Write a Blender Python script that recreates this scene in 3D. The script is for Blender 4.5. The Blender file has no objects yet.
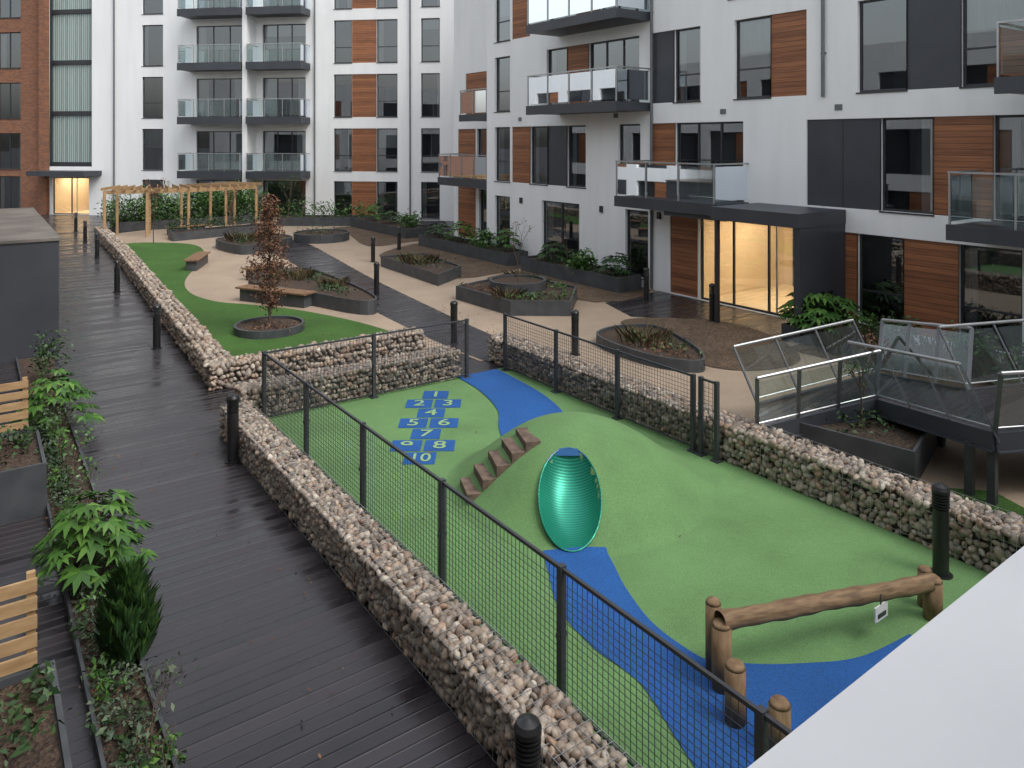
import bpy, bmesh, math, random
import numpy as np
from mathutils import Vector, Matrix
random.seed(7); rng=np.random.default_rng(7)
scene=bpy.context.scene
COL=scene.collection

# ------------------------------------------------------------------ materials
def mat(name):
    m=bpy.data.materials.new(name); m.use_nodes=True
    nt=m.node_tree; b=nt.nodes['Principled BSDF']
    return m,nt,b
def node(nt,t,**kw):
    n=nt.nodes.new(t)
    for k,v in kw.items():
        if k in n.inputs.keys(): n.inputs[k].default_value=v
        else: setattr(n,k,v)
    return n
def L(nt,a,b): nt.links.new(a,b)
def ramp(nt,fac,stops,interp='LINEAR'):
    r=nt.nodes.new('ShaderNodeValToRGB'); r.color_ramp.interpolation=interp
    el=r.color_ramp.elements
    while len(el)<len(stops): el.new(0.5)
    for e,(p,c) in zip(el,stops):
        e.position=p; e.color=(c[0],c[1],c[2],1)
    L(nt,fac,r.inputs['Fac']); return r.outputs['Color']
def coords(nt,scale=(1,1,1)):
    tc=nt.nodes.new('ShaderNodeTexCoord'); mp=nt.nodes.new('ShaderNodeMapping')
    mp.inputs['Scale'].default_value=scale
    L(nt,tc.outputs['Object'],mp.inputs['Vector']); return mp.outputs['Vector']
def bump(nt,b,h,strength=0.3,dist=0.01):
    bn=nt.nodes.new('ShaderNodeBump'); bn.inputs['Strength'].default_value=strength
    bn.inputs['Distance'].default_value=dist
    L(nt,h,bn.inputs['Height']); L(nt,bn.outputs['Normal'],b.inputs['Normal'])
def noisy(name,c1,c2,scale=8,rough=0.7,bs=0.2,bd=0.01,metal=0,stretch=(1,1,1),detail=6,lo=.3,hi=.7):
    m,nt,b=mat(name); v=coords(nt,stretch)
    n=node(nt,'ShaderNodeTexNoise',Scale=scale,Detail=detail); L(nt,v,n.inputs['Vector'])
    L(nt,ramp(nt,n.outputs['Fac'],[(lo,c1),(hi,c2)]),b.inputs['Base Color'])
    b.inputs['Roughness'].default_value=rough; b.inputs['Metallic'].default_value=metal
    if bs: bump(nt,b,n.outputs['Fac'],bs,bd)
    return m
def speckle(name,cols,scale,rough=0.9,bs=0.4,bd=0.01,big=(0.85,1.1),bigscale=0.7):
    m,nt,b=mat(name); v=coords(nt)
    vo=node(nt,'ShaderNodeTexVoronoi',Scale=scale); L(nt,v,vo.inputs['Vector'])
    sp=nt.nodes.new('ShaderNodeSeparateColor'); L(nt,vo.outputs['Color'],sp.inputs[0])
    k=len(cols); c=ramp(nt,sp.outputs[0],[(i/(k-1),cc) for i,cc in enumerate(cols)])
    n=node(nt,'ShaderNodeTexNoise',Scale=bigscale,Detail=7,Roughness=.6); L(nt,v,n.inputs['Vector'])
    r=ramp(nt,n.outputs['Fac'],[(.3,(big[0],)*3),(.7,(big[1],)*3)])
    mx=node(nt,'ShaderNodeMix',data_type='RGBA',blend_type='MULTIPLY'); mx.inputs[0].default_value=1
    L(nt,c,mx.inputs[6]); L(nt,r,mx.inputs[7]); L(nt,mx.outputs[2],b.inputs['Base Color'])
    b.inputs['Roughness'].default_value=rough
    if bs: bump(nt,b,vo.outputs['Distance'],bs,bd)
    return m

M={}
# render with faint vertical weather streaks
m,nt,b=mat('white_render'); n=node(nt,'ShaderNodeTexNoise',Scale=.7,Detail=6); L(nt,coords(nt,(1,1,.35)),n.inputs['Vector'])
n2=node(nt,'ShaderNodeTexNoise',Scale=1.0,Detail=4,Roughness=.55); L(nt,coords(nt,(2.5,2.5,.22)),n2.inputs['Vector'])
c1=ramp(nt,n.outputs['Fac'],[(.3,(.74,.75,.755)),(.7,(.80,.805,.81))]); c2=ramp(nt,n2.outputs['Fac'],[(.30,(.955,.955,.95)),(.55,(1,1,1))])
mx=node(nt,'ShaderNodeMix',data_type='RGBA',blend_type='MULTIPLY'); mx.inputs[0].default_value=1; L(nt,c1,mx.inputs[6]); L(nt,c2,mx.inputs[7]); L(nt,mx.outputs[2],b.inputs['Base Color']); b.inputs['Roughness'].default_value=.85; M['white']=m
M['parapet']=noisy('parapet_coping',(.405,.425,.45),(.455,.475,.50),1.5,.5,0)
M['grey']=noisy('dark_grey_panel',(.032,.036,.045),(.045,.05,.06),1.2,.45,0)
M['steel']=noisy('planter_steel',(.04,.044,.05),(.07,.075,.082),3,.5,.05)
M['frame']=noisy('window_frame',(.022,.024,.028),(.03,.032,.036),3,.4,0)
M['black']=noisy('black_paint',(.010,.010,.011),(.016,.016,.018),5,.35,0)
M['fence']=noisy('fence_paint',(.03,.033,.038),(.04,.043,.05),5,.5,0)
M['metal']=noisy('galvanised_rail',(.35,.37,.38),(.45,.46,.47),5,.35,0,metal=.7)
M['soil']=speckle('bark_mulch',[(.02,.013,.009),(.05,.03,.02),(.09,.06,.04),(.035,.02,.015)],38,.95,.8,.02)
M['mulch']=speckle('bark_gravel',[(.045,.03,.018),(.10,.065,.038),(.16,.11,.07),(.07,.045,.028)],26,.95,.8,.02,(.6,1.15),1.4)
M['resin']=speckle('resin_path',[(.27,.20,.14),(.345,.265,.19),(.40,.315,.24),(.305,.23,.165)],120,.7,.2,.004,(.78,1.06),.6)
M['rubber']=speckle('green_rubber',[(.078,.165,.056),(.105,.212,.074),(.132,.252,.092),(.092,.19,.066)],140,.9,.35,.004,(.82,1.1),1.1)
M['blue']=speckle('blue_rubber',[(.004,.046,.18),(.006,.074,.265),(.010,.098,.33),(.005,.06,.22)],140,.85,.35,.004,(.85,1.08),.9)
M['lawn']=speckle('lawn_turf',[(.035,.10,.012),(.052,.14,.018),(.07,.18,.026),(.042,.12,.014)],60,.95,.9,.03,(.72,1.12),.7)
M['asphalt']=noisy('asphalt',(.04,.04,.042),(.06,.06,.062),30,.9,.2)
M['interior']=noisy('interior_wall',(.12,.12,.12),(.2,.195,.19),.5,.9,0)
M['curtain']=noisy('curtain_fabric',(.42,.42,.41),(.55,.54,.52),6,.9,0,stretch=(6,6,.2))
M['log']=noisy('round_timber',(.12,.07,.035),(.25,.16,.085),6,.75,.3,.01,stretch=(3,3,1))
M['rail_log']=noisy('balance_timber',(.10,.058,.03),(.24,.155,.085),7,.75,.6,.015,stretch=(4,4,.7))
M['bark']=noisy('tree_bark',(.05,.035,.025),(.11,.08,.06),14,.9,.5)
M['drain']=noisy('drain_pipe',(.10,.11,.12),(.13,.14,.15),4,.5,0)
M['boxtop']=noisy('weathered_roof',(.08,.07,.063),(.18,.16,.14),1.2,.4,.1)

def m_timber(name,c1,c2,axis='z',board=.135,grain=(.5,.5,14)):
    m,nt,b=mat(name); tc=nt.nodes.new('ShaderNodeTexCoord'); sp=nt.nodes.new('ShaderNodeSeparateXYZ')
    L(nt,tc.outputs['Object'],sp.inputs[0])
    d=node(nt,'ShaderNodeMath',operation='DIVIDE'); L(nt,sp.outputs[{'x':0,'y':1,'z':2}[axis]],d.inputs[0]); d.inputs[1].default_value=board
    fl=node(nt,'ShaderNodeMath',operation='FLOOR'); L(nt,d.outputs[0],fl.inputs[0])
    fr=node(nt,'ShaderNodeMath',operation='FRACT'); L(nt,d.outputs[0],fr.inputs[0])
    wn=node(nt,'ShaderNodeTexWhiteNoise',noise_dimensions='1D'); L(nt,fl.outputs[0],wn.inputs['W'])
    mp=nt.nodes.new('ShaderNodeMapping'); mp.inputs['Scale'].default_value=grain; L(nt,tc.outputs['Object'],mp.inputs['Vector'])
    cb=nt.nodes.new('ShaderNodeVectorMath'); cb.operation='ADD'; L(nt,mp.outputs[0],cb.inputs[0]); L(nt,wn.outputs['Color'],cb.inputs[1])
    n=node(nt,'ShaderNodeTexNoise',Scale=3,Detail=6,Distortion=.4); L(nt,cb.outputs[0],n.inputs['Vector'])
    ad=node(nt,'ShaderNodeMath',operation='MULTIPLY_ADD'); L(nt,wn.outputs['Value'],ad.inputs[0]); ad.inputs[1].default_value=.35; L(nt,n.outputs['Fac'],ad.inputs[2])
    c=ramp(nt,ad.outputs[0],[(.35,c1),(.95,c2)])
    g=ramp(nt,fr.outputs[0],[(0,(.25,)*3),(.05,(.25,)*3),(.09,(1,)*3),(1,(1,)*3)])
    mx=node(nt,'ShaderNodeMix',data_type='RGBA',blend_type='MULTIPLY'); mx.inputs[0].default_value=1
    L(nt,c,mx.inputs[6]); L(nt,g,mx.inputs[7]); L(nt,mx.outputs[2],b.inputs['Base Color'])
    b.inputs['Roughness'].default_value=.6
    bump(nt,b,g,.5,.01)
    return m
M['wood']=m_timber('timber_cladding',(.12,.042,.017),(.35,.14,.06))
M['pale']=noisy('pale_timber',(.28,.17,.08),(.42,.28,.145),5,.7,.2,stretch=(1,1,4))
M['bench']=noisy('bench_timber',(.14,.075,.04),(.24,.14,.075),8,.7,.2)
M['step']=noisy('weathered_sleeper',(.06,.042,.033),(.17,.115,.085),9,.8,.4)

# wet composite deck
m,nt,b=mat('wet_deck'); tc=nt.nodes.new('ShaderNodeTexCoord'); sp=nt.nodes.new('ShaderNodeSeparateXYZ'); L(nt,tc.outputs['Object'],sp.inputs[0])
d=node(nt,'ShaderNodeMath',operation='DIVIDE'); L(nt,sp.outputs[1],d.inputs[0]); d.inputs[1].default_value=.145
fl=node(nt,'ShaderNodeMath',operation='FLOOR'); L(nt,d.outputs[0],fl.inputs[0]); fr=node(nt,'ShaderNodeMath',operation='FRACT'); L(nt,d.outputs[0],fr.inputs[0])
wn=node(nt,'ShaderNodeTexWhiteNoise',noise_dimensions='1D'); L(nt,fl.outputs[0],wn.inputs['W'])
n=node(nt,'ShaderNodeTexNoise',Scale=.9,Detail=7,Roughness=.6); L(nt,coords(nt,(1,2.5,1)),n.inputs['Vector'])
ad=node(nt,'ShaderNodeMath',operation='MULTIPLY_ADD'); L(nt,wn.outputs['Value'],ad.inputs[0]); ad.inputs[1].default_value=.6; L(nt,n.outputs['Fac'],ad.inputs[2])
c=ramp(nt,ad.outputs[0],[(.35,(.009,.008,.010)),(1.0,(.030,.026,.030))])
g=ramp(nt,fr.outputs[0],[(0,(.05,)*3),(.07,(.05,)*3),(.11,(1,)*3),(.93,(1,)*3),(1,(1.5,)*3)])  # dark joint; board edge brightened in the base colour as a painted highlight
mx=node(nt,'ShaderNodeMix',data_type='RGBA',blend_type='MULTIPLY'); mx.inputs[0].default_value=1
L(nt,c,mx.inputs[6]); L(nt,g,mx.inputs[7]); L(nt,mx.outputs[2],b.inputs['Base Color'])
rr=nt.nodes.new('ShaderNodeMapRange'); L(nt,ad.outputs[0],rr.inputs[0]); rr.inputs[1].default_value=.4; rr.inputs[2].default_value=1.0; rr.inputs[3].default_value=.14; rr.inputs[4].default_value=.40
L(nt,rr.outputs[0],b.inputs['Roughness']); bump(nt,b,g,.9,.012); M['deck']=m

# brick
m,nt,b=mat('red_brick'); tc=nt.nodes.new('ShaderNodeTexCoord'); sp=nt.nodes.new('ShaderNodeSeparateXYZ'); L(nt,tc.outputs['Object'],sp.inputs[0])
cb=nt.nodes.new('ShaderNodeCombineXYZ'); L(nt,sp.outputs[0],cb.inputs[0]); L(nt,sp.outputs[2],cb.inputs[1])
bt=node(nt,'ShaderNodeTexBrick'); bt.inputs['Scale'].default_value=1; bt.inputs['Brick Width'].default_value=.225; bt.inputs['Row Height'].default_value=.075; bt.inputs['Mortar Size'].default_value=.006
bt.inputs['Color1'].default_value=(.25,.095,.045,1); bt.inputs['Color2'].default_value=(.14,.055,.03,1); bt.inputs['Mortar'].default_value=(.2,.155,.12,1)
L(nt,cb.outputs[0],bt.inputs['Vector']); L(nt,bt.outputs['Color'],b.inputs['Base Color']); b.inputs['Roughness'].default_value=.85; M['brick']=m

# stones
def island_mat(name,stops,rough=.7,noise=None,interp='LINEAR',trans=0):
    m,nt,b=mat(name); g=nt.nodes.new('ShaderNodeNewGeometry')
    c=ramp(nt,g.outputs['Random Per Island'],stops,interp)
    if noise:
        n=node(nt,'ShaderNodeTexNoise',Scale=noise,Detail=5); L(nt,coords(nt),n.inputs['Vector'])
        r=ramp(nt,n.outputs['Fac'],[(.3,(.7,)*3),(.7,(1.15,)*3)])
        mx=node(nt,'ShaderNodeMix',data_type='RGBA',blend_type='MULTIPLY'); mx.inputs[0].default_value=1
        L(nt,c,mx.inputs[6]); L(nt,r,mx.inputs[7]); c=mx.outputs[2]
    L(nt,c,b.inputs['Base Color']); b.inputs['Roughness'].default_value=rough
    return m
M['stone']=island_mat('gabion_cobbles',[(0,(.13,.10,.08)),(.12,(.28,.22,.165)),(.25,(.36,.295,.235)),(.38,(.18,.155,.135)),(.5,(.31,.205,.14)),(.62,(.42,.355,.285)),(.74,(.22,.185,.155)),(.84,(.50,.44,.365)),(.92,(.16,.105,.075)),(1,(.31,.265,.225))],.55,25)
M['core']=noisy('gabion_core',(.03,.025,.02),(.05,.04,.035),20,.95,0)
M['leafA']=island_mat('leaf_bright',[(0,(.025,.075,.012)),(.6,(.05,.13,.02)),(1,(.10,.20,.035))],.45)
M['leafB']=island_mat('leaf_dark',[(0,(.012,.04,.01)),(.6,(.03,.07,.018)),(1,(.055,.11,.03))],.55)
M['leafC']=island_mat('leaf_brown',[(0,(.06,.028,.015)),(.6,(.13,.055,.027)),(1,(.20,.10,.05))],.7)
M['leafD']=island_mat('leaf_straw',[(0,(.08,.05,.025)),(.5,(.17,.115,.06)),(1,(.06,.08,.025))],.8)
M['leafE']=island_mat('leaf_grey',[(0,(.025,.045,.024)),(.6,(.055,.085,.048)),(1,(.11,.14,.09))],.7)
M['leafF']=island_mat('leaf_needle',[(0,(.015,.05,.015)),(.6,(.035,.095,.025)),(1,(.06,.14,.04))],.6)

def glassmat(name,tint,refl=1.0,rough=.02,milk=0,base_r=0):
    m=bpy.data.materials.new(name); m.use_nodes=True; nt=m.node_tree; nt.nodes.clear()
    o=nt.nodes.new('ShaderNodeOutputMaterial'); t=nt.nodes.new('ShaderNodeBsdfTransparent'); t.inputs[0].default_value=(*tint,1)
    base=t.outputs[0]
    if milk:
        df=nt.nodes.new('ShaderNodeBsdfDiffuse'); df.inputs[0].default_value=(.6,.72,.7,1)
        x0=nt.nodes.new('ShaderNodeMixShader'); x0.inputs[0].default_value=milk; L(nt,t.outputs[0],x0.inputs[1]); L(nt,df.outputs[0],x0.inputs[2]); base=x0.outputs[0]
    g=nt.nodes.new('ShaderNodeBsdfGlossy'); g.inputs['Roughness'].default_value=rough; g.inputs[0].default_value=(.88,.94,1,1)
    f=nt.nodes.new('ShaderNodeFresnel'); f.inputs[0].default_value=1.5
    mm=node(nt,'ShaderNodeMath',operation='MULTIPLY_ADD'); L(nt,f.outputs[0],mm.inputs[0]); mm.inputs[1].default_value=refl; mm.inputs[2].default_value=base_r; mm.use_clamp=True
    x=nt.nodes.new('ShaderNodeMixShader'); L(nt,mm.outputs[0],x.inputs[0]); L(nt,base,x.inputs[1]); L(nt,g.outputs[0],x.inputs[2]); L(nt,x.outputs[0],o.inputs[0])
    return m
M['glass']=glassmat('window_glass',(.6,.64,.66),2.4,.015,0,.10)
M['rail']=glassmat('balustrade_glass',(.80,.88,.87),1.3,.02,.06)
M['bglass']=glassmat('bridge_glass',(.74,.81,.79),1.6,.03,.03,.02)
m,nt,b=mat('plain_window'); b.inputs['Base Color'].default_value=(.03,.035,.04,1); b.inputs['Roughness'].default_value=.08; M['pane']=m
def emis(name,c,s):
    m,nt,b=mat(name); b.inputs['Base Color'].default_value=(*c,1); b.inputs['Emission Color'].default_value=(*c,1); b.inputs['Emission Strength'].default_value=s; return m
M['lamp']=emis('ceiling_light',(1,.80,.55),13)
M['lobby']=noisy('lobby_wall',(.62,.50,.34),(.70,.59,.42),1,.8,0)
m,nt,b=mat('channel_glass'); n=node(nt,'ShaderNodeTexWave',Scale=2.2,bands_direction='X'); L(nt,coords(nt),n.inputs['Vector'])
L(nt,ramp(nt,n.outputs['Fac'],[(0,(.13,.19,.18)),(.5,(.29,.37,.35)),(1,(.38,.46,.43))]),b.inputs['Base Color']); b.inputs['Roughness'].default_value=.2; M['teal']=m
# slide
m,nt,b=mat('slide_enamel'); tc=nt.nodes.new('ShaderNodeTexCoord')
n=node(nt,'ShaderNodeTexWave',Scale=9.5,bands_direction='Y'); L(nt,tc.outputs['Object'],n.inputs['Vector'])
L(nt,ramp(nt,n.outputs['Fac'],[(0,(.010,.165,.11)),(.5,(.016,.24,.16)),(1,(.022,.28,.19))]),b.inputs['Base Color']); b.inputs['Roughness'].default_value=.38; b.inputs['Metallic'].default_value=.5
bump(nt,b,n.outputs['Fac'],.22,.004); M['slide']=m
m,nt,b=mat('slide_blue'); b.inputs['Base Color'].default_value=(.005,.08,.24,1); b.inputs['Roughness'].default_value=.3; M['sblue']=m
m,nt,b=mat('number_paint'); b.inputs['Base Color'].default_value=(.22,.36,.17,1); b.inputs['Roughness'].default_value=.8; M['num']=m
m,nt,b=mat('sign_white'); b.inputs['Base Color'].default_value=(.6,.6,.6,1); M['sign']=m

# ------------------------------------------------------------------ mesh builder
class MB:
    def __init__(s): s.v=[]; s.f=[]; s.m=[]; s.mats=[]
    def mi(s,mn):
        if mn not in s.mats: s.mats.append(mn)
        return s.mats.index(mn)
    def quad(s,pts,mn):
        i=len(s.v); s.v+= [tuple(p) for p in pts]; s.f.append(tuple(range(i,i+len(pts)))); s.m.append(s.mi(mn))
    def box(s,x0,x1,y0,y1,z0,z1,mn,T=None):
        i=len(s.v); P=[(x0,y0,z0),(x1,y0,z0),(x1,y1,z0),(x0,y1,z0),(x0,y0,z1),(x1,y0,z1),(x1,y1,z1),(x0,y1,z1)]
        if T is not None: P=[tuple(T@Vector(p)) for p in P]
        s.v+=P; k=s.mi(mn)
        for f in [(0,3,2,1),(4,5,6,7),(0,1,5,4),(1,2,6,5),(2,3,7,6),(3,0,4,7)]:
            s.f.append(tuple(i+j for j in f)); s.m.append(k)
    def prism(s,poly,z0,z1,mn,top=None):
        n=len(poly); i=len(s.v); s.v+=[(x,y,z0) for x,y in poly]+[(x,y,z1) for x,y in poly]; k=s.mi(mn)
        for j in range(n):
            s.f.append((i+j,i+(j+1)%n,i+n+(j+1)%n,i+n+j)); s.m.append(k)
        s.f.append(tuple(i+n+j for j in range(n))); s.m.append(s.mi(top or mn))
    def cyl(s,p0,p1,r0,r1,mn,n=10,caps=True):
        p0=Vector(p0);p1=Vector(p1);d=(p1-p0).normalized(); a=d.orthogonal().normalized(); b=d.cross(a); i=len(s.v); k=s.mi(mn)
        for p,r in((p0,r0),(p1,r1)):
            for j in range(n):
                t=2*math.pi*j/n; s.v.append(tuple(p+a*math.cos(t)*r+b*math.sin(t)*r))
        for j in range(n): s.f.append((i+j,i+(j+1)%n,i+n+(j+1)%n,i+n+j)); s.m.append(k)
        if caps:
            s.f.append(tuple(i+n+j for j in range(n))); s.m.append(k); s.f.append(tuple(i+n-1-j for j in range(n))); s.m.append(k)
    def beam(s,p0,p1,w,h,mn):
        p0=Vector(p0);p1=Vector(p1);d=p1-p0;l=d.length;d.normalize()
        up=Vector((0,0,1)); 
        if abs(d.z)>.99: up=Vector((1,0,0))
        y=up.cross(d).normalized(); z=d.cross(y)
        T=Matrix.Translation(p0)@Matrix((d,y,z)).transposed().to_4x4()
        s.box(0,l,-w/2,w/2,-h/2,h/2,mn,T)
    def make(s,name,parent=None,smooth=False,loc=None,rot=None):
        me=bpy.data.meshes.new(name); me.from_pydata(s.v,[],s.f)
        for k in s.mats: me.materials.append(M[k])
        me.polygons.foreach_set('material_index',s.m)
        if smooth: me.polygons.foreach_set('use_smooth',[True]*len(s.f))
        me.update(); o=bpy.data.objects.new(name,me); COL.objects.link(o)
        if parent: o.parent=parent
        if loc: o.location=loc
        if rot is not None: o.rotation_euler=(0,0,rot)
        return o
def empty(name,loc=(0,0,0),rot=0):
    e=bpy.data.objects.new(name,None); e.empty_display_size=.3; COL.objects.link(e); e.location=loc; e.rotation_euler=(0,0,rot); return e
def np_mesh(name,V,F,mn,parent=None,smooth=False):
    me=bpy.data.meshes.new(name); nv=len(V); nf,k=F.shape
    me.vertices.add(nv); me.vertices.foreach_set('co',V.astype(np.float32).ravel())
    me.loops.add(nf*k); me.loops.foreach_set('vertex_index',F.astype(np.int32).ravel())
    me.polygons.add(nf); me.polygons.foreach_set('loop_start',np.arange(0,nf*k,k,dtype=np.int32))
    me.materials.append(M[mn])
    if smooth: me.polygons.foreach_set('use_smooth',np.ones(nf,bool))
    me.update(calc_edges=True); me.validate()
    o=bpy.data.objects.new(name,me); COL.objects.link(o)
    if parent: o.parent=parent
    return o
def sheet(name,poly,z,mn):
    b=MB(); b.quad([(x,y,z) for x,y in poly],mn); return b.make(name)
def smooth_poly(pts,closed=True,k=6):
    out=[];n=len(pts)
    R=range(n) if closed else range(n-1)
    for i in R:
        p=[pts[(i+j)%n] if closed else pts[min(max(i+j,0),n-1)] for j in(-1,0,1,2)]
        for s in range(k):
            t=s/k
            out.append(tuple(.5*((2*p[1][c])+(-p[0][c]+p[2][c])*t+(2*p[0][c]-5*p[1][c]+4*p[2][c]-p[3][c])*t*t+(-p[0][c]+3*p[1][c]-3*p[2][c]+p[3][c])*t**3) for c in range(len(pts[0]))))
    if not closed: out.append(tuple(pts[-1]))
    return out

# ------------------------------------------------------------------ gabion walls
def ico(sub):
    bm=bmesh.new(); bmesh.ops.create_icosphere(bm,subdivisions=sub,radius=1); V=np.array([v.co[:] for v in bm.verts]); F=np.array([[v.index for v in f.verts] for f in bm.faces]); bm.free(); return V,F
ICO={1:ico(1),2:ico(2)}
def stones(points,rad,sub):
    V0,F0=ICO[sub]; n=len(points); N=len(V0)
    P=np.array(points)
    dirs=rng.normal(size=(n,3,3)); Q,_=np.linalg.qr(dirs)
    sc=rad*np.stack([rng.uniform(.95,1.45,n),rng.uniform(.75,1.05,n),rng.uniform(.55,.85,n)],1)*rng.uniform(.7,1.3,n)[:,None]
    jit=1+rng.normal(0,.06,size=(n,N,1))*(1 if sub==2 else .6)
    W=V0[None]*sc[:,None,:]*jit
    W=np.einsum('nij,nkj->nki',Q,W)+P[:,None,:]
    F=F0[None]+(np.arange(n)*N)[:,None,None]
    return W.reshape(-1,3),F.reshape(-1,3)
def gabion(name,line,w,h,d,sub,wires=0):
    pts=[]; core=MB(); wr=MB()
    for (a,b) in zip(line[:-1],line[1:]):
        a=Vector((*a,0));b=Vector((*b,0));D=(b-a);l=D.length;D.normalize();Nn=Vector((-D.y,D.x,0))
        ins=d*.46
        def add(s_,t_,z_):
            s_+=random.gauss(0,d*.16); z_=min(z_+random.gauss(0,d*.14),h-ins+random.gauss(0,d*.03))
            t_+=random.gauss(0,d*.14); t_=max(-(w/2-ins*.95),min(w/2-ins*.95,t_))
            p=a+D*s_+Nn*t_; pts.append((p.x,p.y,z_))
        ns=int(l/d); nz=int(round(h/d)); nw=int(round(w/d))
        for i in range(ns+1):
            for k in range(nz):
                off=.5*(k%2)
                for sd in(-1,1): add((i+off)*l/ns,sd*(w/2-ins),(k+.5)*h/nz)
            for k in range(1,nw-1): add((i+.5*(k%2))*l/ns,-w/2+(k+.5)*w/nw,h-ins)
        for e in(0,l):
            for k in range(nz):
                for j in range(nw): add(e+(ins if e==0 else -ins),-w/2+(j+.5)*w/nw,(k+.5)*h/nz)
        T=Matrix.Translation(a)@Matrix((D,Nn,Vector((0,0,1)))).transposed().to_4x4()
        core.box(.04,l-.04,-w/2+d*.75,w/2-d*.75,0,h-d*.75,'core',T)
        if wires:
            hw=w/2+.006; hh=h+.008; e_=.004
            for s in (-hw,hw):
                for zz in [hh-.125*k for k in range(int(h/.125)+1)]: wr.beam(T@Vector((0,s,zz)),T@Vector((l,s,zz)),e_,e_,'metal')
            for s in [-hw+.125*k for k in range(1,int(w/.125)+1)]: wr.beam(T@Vector((0,s,hh)),T@Vector((l,s,hh)),e_,e_,'metal')
            for i in range(int(l/.125)+1):
                s_=min(i*.125,l)
                for p,q in(((s_,-hw,0),(s_,-hw,hh)),((s_,-hw,hh),(s_,hw,hh)),((s_,hw,hh),(s_,hw,0))): wr.beam(T@Vector(p),T@Vector(q),e_,e_,'metal')
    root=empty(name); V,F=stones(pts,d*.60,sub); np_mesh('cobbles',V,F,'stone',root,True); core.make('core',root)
    if wires: wr.make('wire_basket',root)
    return root
gabion('gabion_wall',[(3.52,-2),(3.52,12.75)],.44,.5,.073,2,1)
gabion('gabion_wall',[(3.75,13.35),(8.0,13.35)],.5,.55,.085,2,1)
gabion('gabion_wall',[(9.4,2.0),(9.4,13.7)],.48,.56,.085,2,1)
gabion('gabion_wall',[(3.75,15.35),(8.3,15.35)],.5,.5,.10,2)
gabion('gabion_wall',[(4.0,15.35),(4.42,23.4),(4.95,33),(5.3,43)],.5,.5,.12,1)

# ------------------------------------------------------------------ ground sheets
sheet('ground',[(-400,-400),(400,-400),(400,400),(-400,400)],-.02,'asphalt')
sheet('deck_floor',[(-1,-3),(24,-3),(24,60),(-1,60)],0,'deck')
sheet('resin_path',[(4.2,15.3),(9.0,15.3),(9.0,13.8),(9.6,13.8),(9.6,-3),(17.8,-3),(17.8,26.8),(19.5,26.8),(19.5,44),(12,47),(5.3,43)],.006,'resin')
dp=smooth_poly([(9.1,13.8),(10.2,13.8),(10.6,17.5),(11.3,24),(12.2,30.2),(12.7,34.4),(12.1,37),(10.6,36),(10.4,31),(9.9,26.4),(9.2,19.2)])
sheet('dark_path',dp,.012,'deck')
sheet('entrance_deck',[(15.2,16.6),(14.6,14.9),(16.0,13.2),(15.7,10.9),(17.8,10.7),(17.8,16.9)],.012,'deck')
sheet('mulch_bed',smooth_poly([(14.6,22),(17.7,22),(17.7,17.2),(15.0,16.8),(14.9,20)],k=3),.016,'mulch')
sheet('mulch_bed',smooth_poly([(13.4,27.3),(14.4,29.6),(17.6,31),(17.6,24),(15,22.4),(13.4,23)],k=3),.016,'mulch')
sheet('mulch_bed',smooth_poly([(14.6,31.6),(15.6,36),(16.2,39.5),(19.2,38),(19.2,32.5),(16.8,31.8)],k=3),.016,'mulch')
sheet('mulch_bed',smooth_poly([(13.5,14.0),(14.5,14.7),(16.1,13.2),(15.9,11.3),(14.7,9.8),(13.3,9.9),(12.7,11)],k=4),.02,'mulch')
sheet('mulch_bed',[(15.6,3),(17.7,3),(17.7,10.6),(15.2,10.6)],.016,'mulch')
lawnp=smooth_poly([(4.75,24),(5.25,33),(5.7,38.7),(8.2,37),(7.9,33),(6.1,28),(5.6,25.3),(5.9,23.4),(6.7,22.2),(7.6,20.6),(8.4,18),(8.4,15.6),(6.3,15.5),(4.4,15.6),(4.5,19)],k=5)
b=MB(); b.prism(lawnp,.0,.035,'steel','lawn'); b.make('lawn')
b=MB(); b.prism([(9.75,3.2),(10.6,3.0),(11.3,4.6),(10.3,5.6),(9.75,5.4)],0,.04,'steel','lawn'); b.make('lawn')

# play surface height field, with the slide trough let into the mound
top=Vector((6.33,7.62,.78)); bot=Vector((5.67,6.76,.03)); ydir=(top-bot); ln=ydir.length; ydir.normalize()
xdir=Vector((ydir.y,-ydir.x,0)).normalized(); zdir=xdir.cross(ydir); smid=(top+bot)/2
def hgt0(x,y):
    dx=x-6.74; dy=y-8.10
    rx=1.72 if dx<0 else 2.1; ry=1.85 if dy<0 else 1.8
    r=math.sqrt((dx/rx)**2+(dy/ry)**2)
    if r>=1: return 0
    return .94*(1-r**2.1)**1.55
def hgt(x,y):
    h=hgt0(x,y)
    v=Vector((x-smid.x,y-smid.y,0)); hy_=Vector((ydir.x,ydir.y,0)); cl=hy_.length
    ly=v.dot(hy_)/(cl*cl); lx=v.dot(xdir)
    if (lx/.345)**2+(ly/(ln*.47))**2<1:
        h=min(h,max(-.2,smid.z+ly*ydir.z-.42))
    return h
x0,x1,y0,y1=3.72,9.18,-2,13.12; nx=190; ny=520
X=np.linspace(x0,x1,nx); Y=np.linspace(y0,y1,ny)
V=np.array([(x,y,.012+hgt(x,y)) for y in Y for x in X])
ii=np.arange(nx-1)[None,:]+np.arange(ny-1)[:,None]*nx; F=np.stack([ii,ii+1,ii+nx+1,ii+nx],-1).reshape(-1,4)
np_mesh('rubber_play_surface',V,F,'rubber',None,True)
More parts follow.
